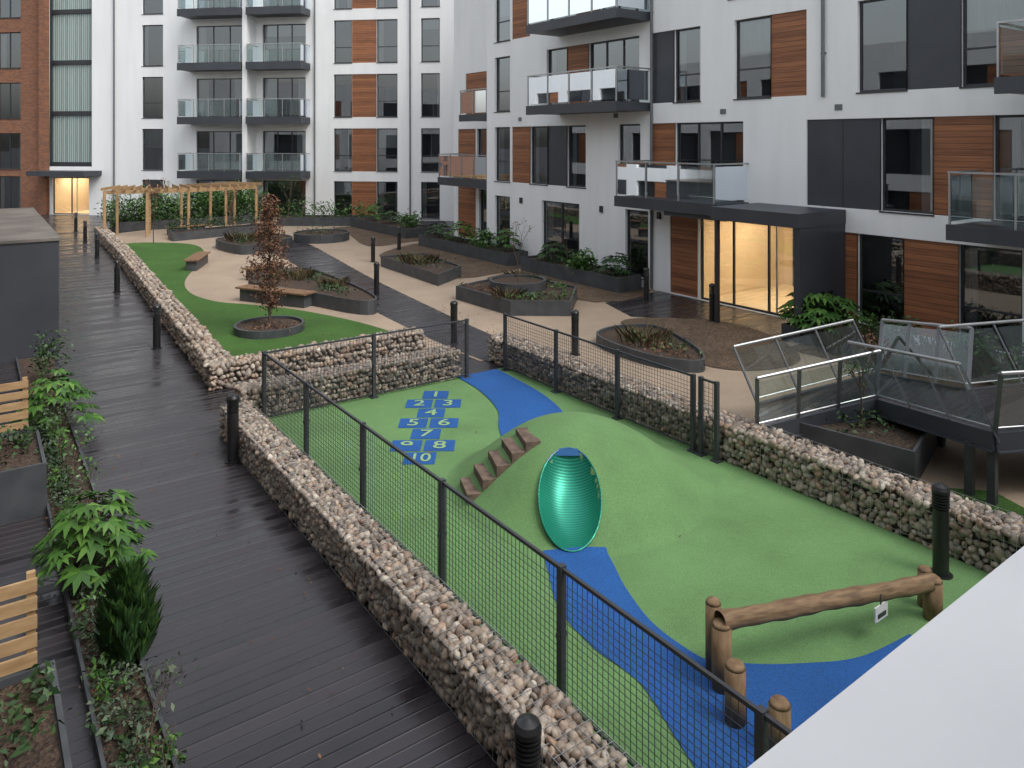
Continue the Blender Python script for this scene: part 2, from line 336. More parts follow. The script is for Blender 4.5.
def strip(name,Lp,Rp,mn,dz):
    Lp=smooth_poly(Lp,False,10); Rp=smooth_poly(Rp,False,10); V=[];k=13
    for a,c in zip(Lp,Rp):
        for j in range(k):
            t=j/(k-1); x=a[0]*(1-t)+c[0]*t; y=a[1]*(1-t)+c[1]*t; V.append((x,y,.012+hgt0(x,y)+dz))
    n=len(Lp); ii=np.arange(k-1)[None,:]+np.arange(n-1)[:,None]*k; F=np.stack([ii,ii+1,ii+k+1,ii+k],-1).reshape(-1,4)
    return np_mesh(name,np.array(V),F,mn,None,True)
strip('blue_path',[(8.0,13.1),(7.9,12.1),(7.6,11.1),(7.15,10.4),(6.8,9.7),(6.6,9.1)],[(8.95,13.1),(8.8,11.5),(8.5,10.4),(8.1,9.75),(7.7,9.2),(7.3,8.8)],'blue',.016)
strip('blue_path',[(5.42,6.98),(5.2,6.6),(4.9,6.05),(4.78,5.4),(4.8,4.8),(4.6,4.2),(4.35,3.5)],[(6.02,6.56),(5.9,6.3),(5.7,5.9),(5.5,5.3),(5.5,4.7),(5.65,4.2),(5.7,3.7)],'blue',.010)
strip('blue_path',[(5.3,4.9),(5.75,4.42),(6.2,4.1),(6.7,3.85),(7.4,3.75)],[(5.0,3.3),(5.5,3.3),(6.0,3.3),(6.5,3.2),(7.0,3.1)],'blue',.014)

# hopscotch
hs=empty('hopscotch_marking'); hb=MB(); ax=Vector((-.567,-.823,0)); pr=Vector((.823,-.567,0)); st=Vector((7.12,12.45,0))
rows=['1','23','4','56','7','98','10']; 
for i,r in enumerate(rows):
    c=st+ax*(i*.475); cells=[(r,0)] if len(r)==1 or r=='10' else [(r[0],-.26),(r[1],.26)]
    for txt,o in cells:
        q=c+pr*o; s=.215
        hb.quad([tuple(q-pr*s*1.1+ax*s+Vector((0,0,.018))),tuple(q+pr*s*1.1+ax*s+Vector((0,0,.018))),tuple(q+pr*s*1.1-ax*s+Vector((0,0,.018))),tuple(q-pr*s*1.1-ax*s+Vector((0,0,.018)))],'blue')
        cu=bpy.data.curves.new('n','FONT'); cu.body=txt; cu.size=.40; cu.align_x='CENTER'; cu.align_y='CENTER'; cu.offset=.004
        to=bpy.data.objects.new('n',cu); COL.objects.link(to); to.location=(q.x,q.y,.026); to.rotation_euler=(0,0,math.atan2(-.567,.823))
        bpy.context.view_layer.update(); me=bpy.data.meshes.new_from_object(to.evaluated_get(bpy.context.evaluated_depsgraph_get()))
        no=bpy.data.objects.new('number',me); COL.objects.link(no); no.location=to.location; no.rotation_euler=to.rotation_euler; no.scale=(1.1 if txt!='10' else .85,1,1)
        me.materials.clear(); me.materials.append(M['num']); no.parent=hs; bpy.data.objects.remove(to)
hb.make('squares',hs)

# slide : elliptical trough let into the mound
root=empty('play_slide')
V=[];n1=30;n2=56
for i in range(n1+1):
    r=i/n1
    for j in range(n2):
        t=2*math.pi*j/n2; x=.38*r*math.cos(t); y=ln*.5*r*math.sin(t)
        V.append((x,y,.025-.24*(1-r**2.6)))
F=[]
for i in range(n1):
    for j in range(n2): F.append((i*n2+j,i*n2+(j+1)%n2,(i+1)*n2+(j+1)%n2,(i+1)*n2+j))
o=np_mesh('chute',np.array(V),np.array(F),'slide',root,True)
mt=Matrix((xdir,ydir,zdir)).transposed().to_4x4(); mt.translation=smid; o.matrix_world=mt
rb=MB()
for j in range(n2):
    t=2*math.pi*j/n2;t2=2*math.pi*(j+1)/n2
    p=lambda t:mt@Vector((.383*math.cos(t),ln*.503*math.sin(t),.025))
    q=lambda t:mt@Vector((.39*math.cos(t),ln*.51*math.sin(t),-.2))
    rb.quad([p(t),p(t2),q(t2),q(t)],'slide'); 
    u=math.sin(t)
    rb.cyl(p(t),p(t2),.009,.009,'slide' if u<.72 else 'sblue',6)
rb.quad([mt@Vector(v) for v in((-.16,ln*.43,.0),(.16,ln*.43,.0),(.12,ln*.49,.04),(-.12,ln*.49,.04))],'sblue')
rb.make('rim',root)
# steps on the mound
sb=MB()
for i in range(5):
    t=i/4; cx_=5.40+.74*t; cy_=8.50-.26*t; zz=max(.11+.14*i,hgt0(cx_,cy_)+.04)
    sb.box(-.26,.26,-.103,.103,-.45,0,'step',Matrix.Translation((cx_,cy_,zz))@Matrix.Rotation(math.radians(69+2*(i%2)),4,'Z'))
sb.make('log_steps')

# log balance frame
root=empty('balance_log'); lb=MB()
def post(x,y,h,r=.085): lb.cyl((x,y,0),(x,y,h-.03),r,r,'log',14); lb.cyl((x,y,h-.03),(x,y,h),r,r*.8,'log',14)
post(5.33,4.33,.60); post(5.12,4.02,.50); post(5.15,3.62,.42); post(5.45,4.52,.66,.07); post(7.85,3.75,.42,.09); post(8.0,3.9,.40,.07)
lb.make('posts',root,True)
ends=(Vector((5.33,4.35,.60)),Vector((7.9,3.75,.36))); d=ends[1]-ends[0]
N_=60; V=[];F=[]
for i in range(N_+1):
    r=.078+.004*math.sin(i*.9)+.003*math.sin(i*.37+1)
    for j in range(16): t=2*math.pi*j/16; rr_=r*(1+.05*math.sin(3*t+i*.18)); V.append((rr_*math.cos(t),rr_*math.sin(t),d.length*i/N_))
for i in range(N_):
    for j in range(16): F.append((i*16+j,i*16+(j+1)%16,(i+1)*16+(j+1)%16,(i+1)*16+j))
o=np_mesh('balance_pole',np.array(V),np.array(F),'rail_log',root,True); o.rotation_mode='QUATERNION'; o.rotation_quaternion=d.to_track_quat('Z','Y'); o.location=ends[0]
sg=MB(); sg.box(6.98,7.20,3.86,3.875,.22,.36,'sign'); sg.box(7.02,7.16,3.853,3.858,.25,.29,'frame'); sg.box(7.08,7.10,3.865,3.87,.34,.46,'frame'); sg.make('notice_plate',root)

# ------------------------------------------------------------------ fences
def fence(name,p,q,h=1.17,posts=4,postends=(1,1),z0=0.02):
    root=empty(name); p=Vector((*p,0));q=Vector((*q,0)); D=(q-p);l=D.length;D.normalize(); w=MB(); fr=MB()
    for i in range(posts+1):
        if i==0 and not postends[0] or i==posts and not postends[1]: continue
        c=p+D*(l*i/posts); T=Matrix.Translation(c)@Matrix.Rotation(math.atan2(D.y,D.x),4,'Z'); fr.box(-.03,.03,-.03,.03,0,h+.03,'fence',T); fr.box(-.07,.07,-.07,.07,0.005,.03,'fence',T)
        fr.box(-.02,.02,-.045,.045,h*.5,h*.5+.05,'fence',T)
    fr.beam(p+Vector((0,0,h)),q+Vector((0,0,h)),.03,.03,'fence'); fr.beam(p+Vector((0,0,.08)),q+Vector((0,0,.08)),.02,.02,'fence')
    n=int(l/.062)
    for i in range(n+1):
        c=p+D*(l*i/n); w.beam(c+Vector((0,0,.06)),c+Vector((0,0,h)),.0045,.0045,'fence')
    k=int(h/.062)
    N_=Vector((-D.y,D.x,0))*.006
    for i in range(2,k): w.beam(p+N_+Vector((0,0,i*.062)),q+N_+Vector((0,0,i*.062)),.0045,.0045,'fence')
    fr.make('posts_and_rails',root); w.make('mesh_panel',root)
fence('mesh_fence',(4.08,1.0),(4.08,13.0),posts=6,postends=(1,1))
fence('mesh_fence',(4.08,13.0),(8.15,13.0),posts=2,postends=(0,1))
fence('mesh_fence',(9.06,12.95),(9.06,7.9),posts=3)
fence('mesh_fence',(9.06,7.75),(9.06,7.45),posts=1)

# ------------------------------------------------------------------ bollards
def bollard(x,y):
    b=MB(); b.cyl((x,y,0),(x,y,.02),.12,.12,'black',20); b.cyl((x,y,.02),(x,y,.74),.082,.082,'black',20)
    for i in range(5): b.cyl((x,y,.755+i*.032),(x,y,.768+i*.032),.088,.088,'black',20)
    b.cyl((x,y,.74),(x,y,.92),.045,.045,'metal',12)
    b.cyl((x,y,.915),(x,y,.95),.093,.093,'black',20)
    b.cyl((x,y,.95),(x,y,.985),.093,.075,'black',20,False); b.cyl((x,y,.985),(x,y,1.01),.075,.02,'black',20)
    b.make('bollard_light')
for x,y in [(3.2,11.67),(3.51,19.04),(3.78,26.78),(4.21,34.97),(4.41,40.79),(4.5,45.58),(2.98,4.0),(8.72,4.08),(11.0,13.0),(9.3,15.4),(10.3,21.7),(15.24,29.86),(16.4,16.1),(16.0,13.3),(10.9,3.9),(12.9,27.5)]: bollard(x,y)

# ------------------------------------------------------------------ foliage
def leafcloud(name,blobs,size,mn,parent=None,aspect=.5,up=.3,clump=.28):
    Vs=[]
    for (x,y,z,rx,ry,rz,n) in blobs:
        m=max(3,int(n/14)); u=rng.normal(size=(m,3)); u/=np.linalg.norm(u,axis=1)[:,None]; u*=rng.uniform(.35,1,m)[:,None]**.6
        c=u[rng.integers(0,m,n)]+rng.normal(0,clump,size=(n,3)); c=c*np.array([rx,ry,rz])+np.array([x,y,z]); c[:,2]=np.maximum(c[:,2],.03)
        nr=rng.normal(size=(n,3)); nr[:,2]=np.abs(nr[:,2])+up; nr/=np.linalg.norm(nr,axis=1)[:,None]
        a=np.cross(nr,rng.normal(size=(n,3))); a/=np.linalg.norm(a,axis=1)[:,None]; bb=np.cross(nr,a)
        s=(size*rng.uniform(.6,1.3,n))[:,None]
        q=np.stack([c-a*s*.5,c+bb*s*aspect*.5+nr*s*.06,c+a*s*.5-nr*s*.1,c-bb*s*aspect*.5+nr*s*.06],1); Vs.append(q.reshape(-1,3))
    V=np.concatenate(Vs); F=np.arange(len(V)).reshape(-1,4); return np_mesh(name,V,F,mn,parent)
def blades(name,spots,mn,parent=None,w=.012):
    Vs=[]
    for (x,y,z,r,h,n,sp) in spots:
        an=rng.uniform(0,2*np.pi,n); rr=r*np.sqrt(rng.uniform(0,1,n)); base=np.stack([x+rr*np.cos(an),y+rr*np.sin(an),np.full(n,z)],1)
        hh=h*rng.uniform(.5,1.1,n); dr=rng.uniform(0,sp,n); a2=an+rng.normal(0,.6,n)
        mid=base+np.stack([np.cos(a2)*dr*hh*.35,np.sin(a2)*dr*hh*.35,hh*.6],1); tip=base+np.stack([np.cos(a2)*dr*hh,np.sin(a2)*dr*hh,hh],1)
        sd=np.stack([-np.sin(a2),np.cos(a2),np.zeros(n)],1)*w
        Vs.append(np.stack([base-sd,base+sd,mid+sd*.9,tip,mid-sd*.9],1).reshape(-1,3))
    V=np.concatenate(Vs); F=np.arange(len(V)).reshape(-1,5); return np_mesh(name,V,F,mn,parent)
def palmate(name,x,y,z,h,r,n,leaf,mn='leafA'):
    root=empty(name,(0,0,0)); st=MB(); Vs=[]
    for i in range(n):
        t=(i+.5)/n; an=i*2.4+random.uniform(-.3,.3); zz=z+h*(.25+.75*t)+random.uniform(-.05,.05); rr=r*(1-.55*t)*random.uniform(.6,1.1)
        p0=Vector((x,y,z+h*max(.05,.8*t-.05))); p1=Vector((x+math.cos(an)*rr,y+math.sin(an)*rr,zz)); st.cyl(p0,p1,.006,.004,'bark',5,False)
        out=Vector((math.cos(an),math.sin(an),-.35)).normalized(); side=Vector((-math.sin(an),math.cos(an),0)); nn=out.cross(side)
        if nn.z<0: nn=-nn
        L_=leaf*random.uniform(.7,1.15)
        for k in range(7):
            f=(k-3)*.62; d=(out*math.cos(f)+side*math.sin(f)); l=L_*(1-.09*abs(k-3)); s=(side*math.cos(f)-out*math.sin(f))*l*.17
            Vs.append([p1,p1+d*l*.5+s+nn*.01,p1+d*l-nn*l*.18,p1+d*l*.5-s+nn*.01])
    st.cyl((x,y,z-.05),(x,y,z+h*.8),.014,.007,'bark',6); st.make('stems',root)
    V=np.array([[tuple(q) for q in f] for f in Vs]).reshape(-1,3); np_mesh('leaves',V,np.arange(len(V)).reshape(-1,4),mn,root)
def branches(st,p,d,l,r,depth,tips,spread=.5):
    q=p+d*l; st.cyl(p,q,r,r*.7,'bark',6,False); tips.append(q)
    if depth==0: return
    for i in range(random.choice([2,3])):
        nd=(d+Vector((random.uniform(-1,1),random.uniform(-1,1),random.uniform(-.1,.5)))*spread).normalized()
        branches(st,q,nd,l*random.uniform(.6,.85),r*.62,depth-1,tips,spread)
def column_tree(x,y,h,r,n,mn,leaf=.07):
    root=empty('young_tree'); st=MB(); st.cyl((x,y,.2),(x,y,h),.035,.008,'bark',8); blobs=[]
    for i in range(54):
        t=i/53; z=.5+ (h-.55)*t; an=i*2.4; rr=r*(1-.7*t)*random.uniform(.5,1.15)*(1 if t>.08 else .5)
        e=Vector((x+math.cos(an)*rr,y+math.sin(an)*rr,z+rr*1.0)); st.cyl((x,y,z),e,.012*(1-t*.6),.004,'bark',5,False)
        for s in(.4,.8,1.1): 
            q=Vector((x,y,z)).lerp(e,s); blobs.append((q.x,q.y,q.z,.12,.12,.13,max(2,n//160)))
    st.make('trunk',root); leafcloud('leaves',blobs,leaf,mn,root,.6,.1,.5)
def bare_tree(x,y,z,h,seed,mn=None,n=200,spread=.45,name='young_tree'):
    random.seed(seed); root=empty(name); st=MB(); tips=[]
    branches(st,Vector((x,y,z)),Vector((0,0,1)),h*.32,.022 if h>1 else .010,4,tips,spread); st.make('trunk',root)
    if mn: leafcloud('leaves',[(t.x,t.y,t.z,.1,.1,.1,max(1,n//len(tips))) for t in tips],.06,mn,root)
def shrub(name,x,y,z,r,h,n,size,mn,aspect=.5):
    return leafcloud(name,[(x+random.uniform(-.2,.2)*r,y+random.uniform(-.2,.2)*r,z+h*random.uniform(.35,.6),r*random.uniform(.6,.9),r*random.uniform(.6,.9),h*.5,n//3) for _ in range(3)],size,mn,None,aspect)

# ------------------------------------------------------------------ planters
def inset(poly,d):
    cx=sum(p[0] for p in poly)/len(poly); cy=sum(p[1] for p in poly)/len(poly); out=[]
    for x,y in poly:
        l=math.hypot(x-cx,y-cy); out.append((x+(cx-x)*d/l*1.3,y+(cy-y)*d/l*1.3))
    return out
def planter(poly,h,name='metal_planter',soil='soil'):
    a=sum(poly[i][0]*poly[(i+1)%len(poly)][1]-poly[(i+1)%len(poly)][0]*poly[i][1] for i in range(len(poly)))
    if a<0: poly=poly[::-1]
    b=MB(); inn=inset(poly,.05); n=len(poly)
    for i in range(n):
        j=(i+1)%n; p,q=poly[i],poly[j]; r,s=inn[i],inn[j]
        b.quad([(*p,0),(*q,0),(*q,h),(*p,h)],'steel'); b.quad([(*p,h),(*q,h),(*s,h),(*r,h)],'steel'); b.quad([(*r,h),(*s,h),(*s,h-.08),(*r,h-.08)],'steel')
    b.quad([(*p,h-.07) for p in inn],soil); return b.make(name)
def circ(x,y,r,n=32): return [(x+r*math.cos(2*math.pi*i/n),y+r*math.sin(2*math.pi*i/n)) for i in range(n)]
planter(smooth_poly([(7.1,24.2),(8.3,25.4),(9.4,25.6),(9.6,22.5),(9.3,19.6),(8.7,19.4),(8.0,21.4)],k=4),.4)
planter(smooth_poly([(8.9,35.2),(10.2,36),(11.5,36.1),(12.0,34.1),(10.4,32.8),(9.2,32.4)],k=4),.4)
planter([(11.9,19.6),(14.6,20.3),(14.8,17.4),(13.3,15.9),(12.0,16.9)],.42)
planter([(12.7,26.4),(14.4,26.2),(14.0,22.7),(12.5,21.7)],.4)
planter(smooth_poly([(11.9,13.3),(12.9,13.7),(13.7,13.2),(13.4,12.0),(12.8,10.9),(12.2,10.5),(11.7,11.5)],k=4),.26)
planter(circ(6.1,19.0,.85),.22,'ring_planter'); planter(circ(13.4,18.5,.85),.62,'ring_planter'); planter(circ(13.7,34.9,1.3),.4,'ring_planter')
planter([(16.5,17.4),(17.5,17.4),(17.5,22.6),(16.5,22.6)],.5); planter([(16.6,23.6),(17.6,23.6),(17.6,30.6),(16.6,30.6)],.5)
planter([(17.2,33),(18.6,33),(18.6,39.5),(17.2,39.5)],.5)
planter([(16.0,10.1),(17.4,10.1),(17.4,11.2),(16.0,11.2)],.35)
planter([(10.6,5.3),(12.6,5.9),(12.2,7.6),(10.2,7.2)],.5)
planter([(6.2,44.2),(13.5,44.2),(13.5,46.2),(6.2,46.2)],.5)
planter([(14,42),(19,38.5),(19.6,39.4),(14.6,43.2)],.5)
planter([(7.8,38.5),(12.5,39.5),(12.5,40.4),(7.8,39.6)],.4)
# plants in them
blades('ornamental_grass',[(8.6,24,.33,.5,.35,120,.9),(9.0,22,.33,.4,.3,120,.9),(10,34.5,.33,.8,.4,250,.9),(12.6,12.4,.2,.6,.3,160,1),(12.3,17.5,.35,.4,.3,90,1),(14.2,19.4,.35,.4,.35,90,1),(13.3,24.5,.33,.6,.35,150,1)],'leafD')
blades('ornamental_grass',[(16.6,9.3,.02,.6,.7,260,.7),(16.4,7.8,.02,.7,.65,260,.8),(16.7,6.4,.02,.6,.6,200,.8),(16.2,5.2,.02,.6,.6,200,.8),(15.7,8.6,.02,.4,.5,150,.8),(15.9,9.7,.02,.3,.5,120,.8)],'leafD')
shrub('shrub',16.4,8.6,0,.6,.9,600,.12,'leafB'); shrub('shrub',16.8,7.2,0,.5,.8,500,.12,'leafA'); shrub('shrub',16.9,9.6,0,.5,.8,500,.12,'leafA'); shrub('shrub',16.2,6.1,0,.5,.8,500,.12,'leafB')
leafcloud('ground_cover',[(9.0,23.5,.42,.4,1.2,.12,300),(8.7,21.4,.42,.4,.8,.1,220),(8.3,24.6,.42,.6,.5,.2,200),(10.4,34.6,.42,1,.9,.15,400),(9.6,33.6,.45,.4,.5,.2,150),(12.9,16.8,.45,.6,.5,.12,200),(14.0,18.8,.45,.4,.9,.12,180),(13.4,24.2,.42,.6,1.6,.14,320),(13.7,34.9,.42,1,1,.3,400)],.09,'leafB')
leafcloud('ground_cover',[(12.7,12.2,.26,.5,.9,.10,260),(12.5,17.0,.45,.4,.3,.12,80),(13.6,16.6,.45,.3,.3,.12,80),(14.2,17.8,.45,.2,.4,.15,90),(13.2,25.4,.42,.4,.5,.15,120)],.09,'leafA')
leafcloud('ground_cover',[(12.3,11.6,.26,.4,.7,.06,160),(12.2,18.8,.45,.3,.6,.08,120),(6.1,19,.2,.6,.6,.05,160)],.07,'leafC')
leafcloud('fallen_leaves',[(7,18,.04,1.5,1.5,.01,90),(15,12,.03,1.2,1.5,.01,120),(10.5,17,.02,1,4,.005,90),(2.2,9,.01,.9,5,.004,60),(6.5,6,.02,2,4,.005,24)],.045,'leafC')
for i,(x,y) in enumerate([(17.0,18.0),(16.9,19.6),(17.1,21.4),(17.1,24.4),(17.0,26),(17.1,27.8),(17.1,29.6),(17.9,34),(17.9,36),(17.9,38)]):
    if i%3==1: shrub('shrub',x,y,.42,.6,.75,500,.16,'leafA')
    else: palmate('fatsia_shrub',x,y,.42,.7+.2*(i%2),.6,30,.26,'leafA' if i%2 else 'leafB')
leafcloud('ground_cover',[(17.0,17.6+.6*i,.52,.35,.35,.14,80) for i in range(8)]+[(17.1,24+.8*i,.52,.35,.4,.16,80) for i in range(8)],.1,'leafB')
palmate('fatsia_shrub',16.5,10.7,.28,.9,.75,42,.34); palmate('fatsia_shrub',17.0,10.4,.28,.8,.6,26,.3,'leafA'); palmate('fatsia_shrub',16.2,10.4,.28,.6,.5,22,.28,'leafA')
leafcloud('bamboo_hedge',[(6.2+.5*i,45.1+random.uniform(-.5,.5),1.05+random.uniform(-.2,.5),.6,.7,.85,560) for i in range(16)],.20,'leafA',None,.35)
leafcloud('hedge_understorey',[(6.4+.6*i,44.5,.7,.5,.35,.4,200) for i in range(12)],.14,'leafB')
leafcloud('hedge',[(8+.6*i,39.6+.1*i,.75,.4,.35,.35,150) for i in range(8)],.12,'leafB')
leafcloud('hedge',[(14.2+.55*i,42.4-.38*i,.75,.5,.4,.45+.1*(i%3),200) for i in range(9)],.14,'leafA')
column_tree(6.1,19.0,3.25,.55,3200,'leafC',.075)
bare_tree(13.4,18.5,.5,2.0,3,'leafC',60); bare_tree(6.9,38.2,.0,3.0,5,'leafC',700); bare_tree(9.3,33.8,.3,2.0,8,'leafC',150); bare_tree(11.6,6.6,.45,1.3,9,'leafC',120); bare_tree(11.0,6.3,.45,1.1,10,'leafB',160); bare_tree(14.2,41,.3,2.6,12,'leafB',500); bare_tree(10.5,38.9,.3,2.2,14,'leafC',300); bare_tree(16.9,20.4,.4,1.9,15,'leafC',60)
random.seed(21)
leafcloud('ground_cover',[(11.4,6.4,.5,.7,.5,.15,400)],.09,'leafB')

# benches
def bench(x,y,ang,l=1.9):
    b=MB(); T=Matrix.Translation((x,y,0))@Matrix.Rotation(ang,4,'Z')
    b.box(-l/2+.1,l/2-.1,-.18,.18,0,.38,'steel',T)
    for k in range(5): b.box(-l/2,l/2,-.26+k*.106,-.17+k*.106,.38,.425,'bench',T)
    b.make('park_bench')
bench(7.0,30.3,math.radians(65),2.2); bench(7.3,22.2,math.radians(-60),2.6); bench(8.4,26.6,math.radians(25),1.6); bench(9.0,41.3,math.radians(8),2)

# pergola
b=MB()
def arcp(t,off): 
    R=6.2+off; a=math.radians(-118+56*t); return (9+R*math.cos(a)*1.0,48.6+R*math.sin(a))
for off in(0,1.6):
    pts=[arcp(i/8,off) for i in range(9)]
    for p,q in zip(pts[:-1],pts[1:]): b.beam((*p,2.25),(*q,2.25),.06,.18,'pale')
    for p in pts[::2]: b.box(p[0]-.06,p[0]+.06,p[1]-.06,p[1]+.06,0,2.3,'pale')
for i in range(17):
    p=arcp(i/16,-.4);q=arcp(i/16,2.0); b.beam((*p,2.42),(*q,2.42),.05,.14,'pale')
b.make('pergola')

# ------------------------------------------------------------------ facades
def facade(root,u0,u1,z0,z1,ops,wall='white',seed=1,room=1.5,simple=False):
    rnd=random.Random(seed); us=sorted(set([u0,u1]+[a for o in ops for a in o[:2]])); zs=sorted(set([z0,z1]+[a for o in ops for a in o[2:4]]))
    W=MB();PN=MB();FR=MB();GL=MB();RM=MB()
    for i in range(len(us)-1):
        for j in range(len(zs)-1):
            cu=(us[i]+us[i+1])/2; cz=(zs[j]+zs[j+1])/2
            if any(o[0]<cu<o[1] and o[2]<cz<o[3] for o in ops): continue
            W.quad([(us[i],0,zs[j]),(us[i],0,zs[j+1]),(us[i+1],0,zs[j+1]),(us[i+1],0,zs[j])],wall)
    for o in ops:
        a,c,z,t,k=o[:5]; dep={'wood':.03,'grey':.04,'teal':.3}.get(k,.16)
        for q in ([(a,0,z),(a,-dep,z),(a,-dep,t),(a,0,t)],[(c,0,z),(c,0,t),(c,-dep,t),(c,-dep,z)],[(a,0,t),(a,-dep,t),(c,-dep,t),(c,0,t)],[(a,0,z),(c,0,z),(c,-dep,z),(a,-dep,z)]): W.quad(q,wall if k not in('teal',) else 'frame')
        if k in('wood','grey','teal'):
            PN.quad([(a,-dep,z),(a,-dep,t),(c,-dep,t),(c,-dep,z)],k)
            if k=='grey' and c-a>1.3: PN.box((a+c)/2-.01,(a+c)/2+.01,-dep,-dep+.006,z,t,'frame')
            if k=='teal':
                zz=z+.0
                while zz<t: PN.box(a,c,-dep,-dep+.12,zz,zz+.28,'frame'); zz+=3.28
                n=int((c-a)/.33)
                for i in range(n+1): PN.box(a+i*(c-a)/n-.015,a+i*(c-a)/n+.015,-dep,-dep+.03,z,t,'metal')
            continue
        if simple:
            GL.quad([(a,-.16,z),(a,-.16,t),(c,-.16,t),(c,-.16,z)],'pane'); continue
        f=.055; y0_,y1_=-.16,-.10
        FR.box(a,a+f,y0_,y1_,z,t,'frame');FR.box(c-f,c,y0_,y1_,z,t,'frame');FR.box(a+f,c-f,y0_,y1_,z,z+f,'frame');FR.box(a+f,c-f,y0_,y1_,t-f,t,'frame')
        n=o[5] if len(o)>5 else max(1,round((c-a)/1.25))
        for i in range(1,n): x=a+(c-a)*i/n; FR.box(x-f/2,x+f/2,y0_,y1_+.002,z+f,t-f,'frame')
        if k=='win': 
            zt=z+(t-z)*.36
            if c-a<1.5 and rnd.random()<.8: FR.box(a+f,c-f,y0_,y1_-.004,zt,zt+f*.8,'frame')
            FR.box(a-.03,c+.03,-.02,.03,z-.035,z-.002,'frame')
        for i in range(n):
            xa=a+(c-a)*i/n+f*.5; xb=a+(c-a)*(i+1)/n-f*.5; tl=rnd.uniform(-.006,.006); tz=rnd.uniform(-.004,.004)
            GL.quad([(xa,-.13+tl,z+f),(xa,-.13+tl+tz,t-f),(xb,-.13+tz,t-f),(xb,-.13,z+f)],'glass')
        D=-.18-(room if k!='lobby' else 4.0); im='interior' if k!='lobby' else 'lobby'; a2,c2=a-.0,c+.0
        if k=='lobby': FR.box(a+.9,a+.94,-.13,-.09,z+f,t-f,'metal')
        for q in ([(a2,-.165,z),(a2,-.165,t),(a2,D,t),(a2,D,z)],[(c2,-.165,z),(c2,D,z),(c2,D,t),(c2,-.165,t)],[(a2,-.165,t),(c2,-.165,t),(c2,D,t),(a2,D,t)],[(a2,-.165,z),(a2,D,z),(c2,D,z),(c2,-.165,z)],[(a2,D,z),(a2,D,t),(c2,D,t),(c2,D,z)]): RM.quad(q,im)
        if k=='lobby':
            for i in range(2): RM.box(a+.3+i*(c-a)/2,a+.3+i*(c-a)/2+.8,D+1,D+3.4,t-.05,t-.03,'lamp')
            RM.box(a+.1,a+1.0,D+.05,D+.08,z,t-.3,'wood'); RM.box(c-1.3,c-.4,D+.05,D+.09,z,t-.4,'frame')
        else:
            r=rnd.random()
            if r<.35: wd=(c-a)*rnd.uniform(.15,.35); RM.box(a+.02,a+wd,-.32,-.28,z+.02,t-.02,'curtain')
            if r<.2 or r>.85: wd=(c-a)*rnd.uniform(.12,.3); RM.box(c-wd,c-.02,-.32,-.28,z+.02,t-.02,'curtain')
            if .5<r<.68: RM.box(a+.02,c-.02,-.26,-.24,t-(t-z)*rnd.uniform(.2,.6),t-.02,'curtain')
    for mb,nm in((W,'walls'),(PN,'cladding_panels'),(FR,'window_frames'),(GL,'window_glass'),(RM,'rooms')):
        if mb.f: mb.make(nm,root)
def balcony(root,u0,u1,zs,dep=1.5,th=.27,y_in=0,sides=True):
    b=MB(); g=MB(); b.box(u0,u1,y_in,dep,zs-th,zs,'grey'); b.box(u0-.02,u1+.02,dep-.10,dep+.02,zs-th-.03,zs+.02,'grey')
    zt=zs+1.1; n=max(2,round((u1-u0)/1.15))
    b.box(u0,u1,dep-.06,dep-.01,zt-.03,zt+.01,'metal')
    for i in range(n+1): x=u0+.03+(u1-u0-.06)*i/n; b.box(x-.018,x+.018,dep-.055,dep-.02,zs,zt-.03,'metal')
    for i in range(n): xa=u0+.03+(u1-u0-.06)*i/n+.05; xb=u0+.03+(u1-u0-.06)*(i+1)/n-.05; g.quad([(xa,dep-.037,zs+.08),(xb,dep-.037,zs+.08),(xb,dep-.037,zt-.08),(xa,dep-.037,zt-.08)],'rail')
    for x in(u0+.03,u1-.03):
        b.box(x-.025,x+.025,y_in,dep-.06,zt-.03,zt+.01,'metal'); g.quad([(x,y_in+.05,zs+.08),(x,dep-.1,zs+.08),(x,dep-.1,zt-.08),(x,y_in+.05,zt-.08)],'rail')
    b.make('balcony',root); g.make('balcony_glass',root)

R=empty('apartment_building',(17.8,0,0),math.radians(90))
G0=[(-1,.3,.25,2.5,'win'),(2.3,3.6,.25,2.5,'win'),(3.6,4.8,.25,2.5,'wood'),(4.8,6.0,.25,2.5,'win'),(6.7,7.95,.3,2.5,'win'),(7.95,9.17,.3,2.5,'wood'),(9.17,10.3,.3,2.5,'win'),(10.3,10.72,.3,2.5,'wood'),(11.75,15.3,.02,2.5,'lobby',3),(15.35,16.45,.05,2.5,'wood'),(17.4,18.45,.3,2.5,'win'),(20.8,23.0,.15,2.5,'win',2),(25.1,26.2,.3,2.5,'win')]
F1=[(-1.2,.4,3.1,5.33,'win'),(1.8,3.4,3.1,5.33,'win'),(3.4,4.6,3.1,5.33,'wood'),(5.9,7.25,3.1,5.33,'win'),(7.25,8.5,3.1,5.33,'wood'),(8.5,9.72,3.1,5.33,'win'),(9.72,11.7,3.1,5.33,'grey'),(13.7,16.25,3.1,5.33,'win',3),(16.25,17.3,3.1,5.33,'wood'),(17.75,18.8,3.1,5.33,'win'),(20.45,21.5,3.1,5.33,'win'),(21.5,22.65,3.1,5.33,'grey'),(22.65,23.75,3.1,5.33,'win'),(23.75,24.95,3.1,5.33,'wood'),(25.1,26.2,3.1,5.33,'win')]
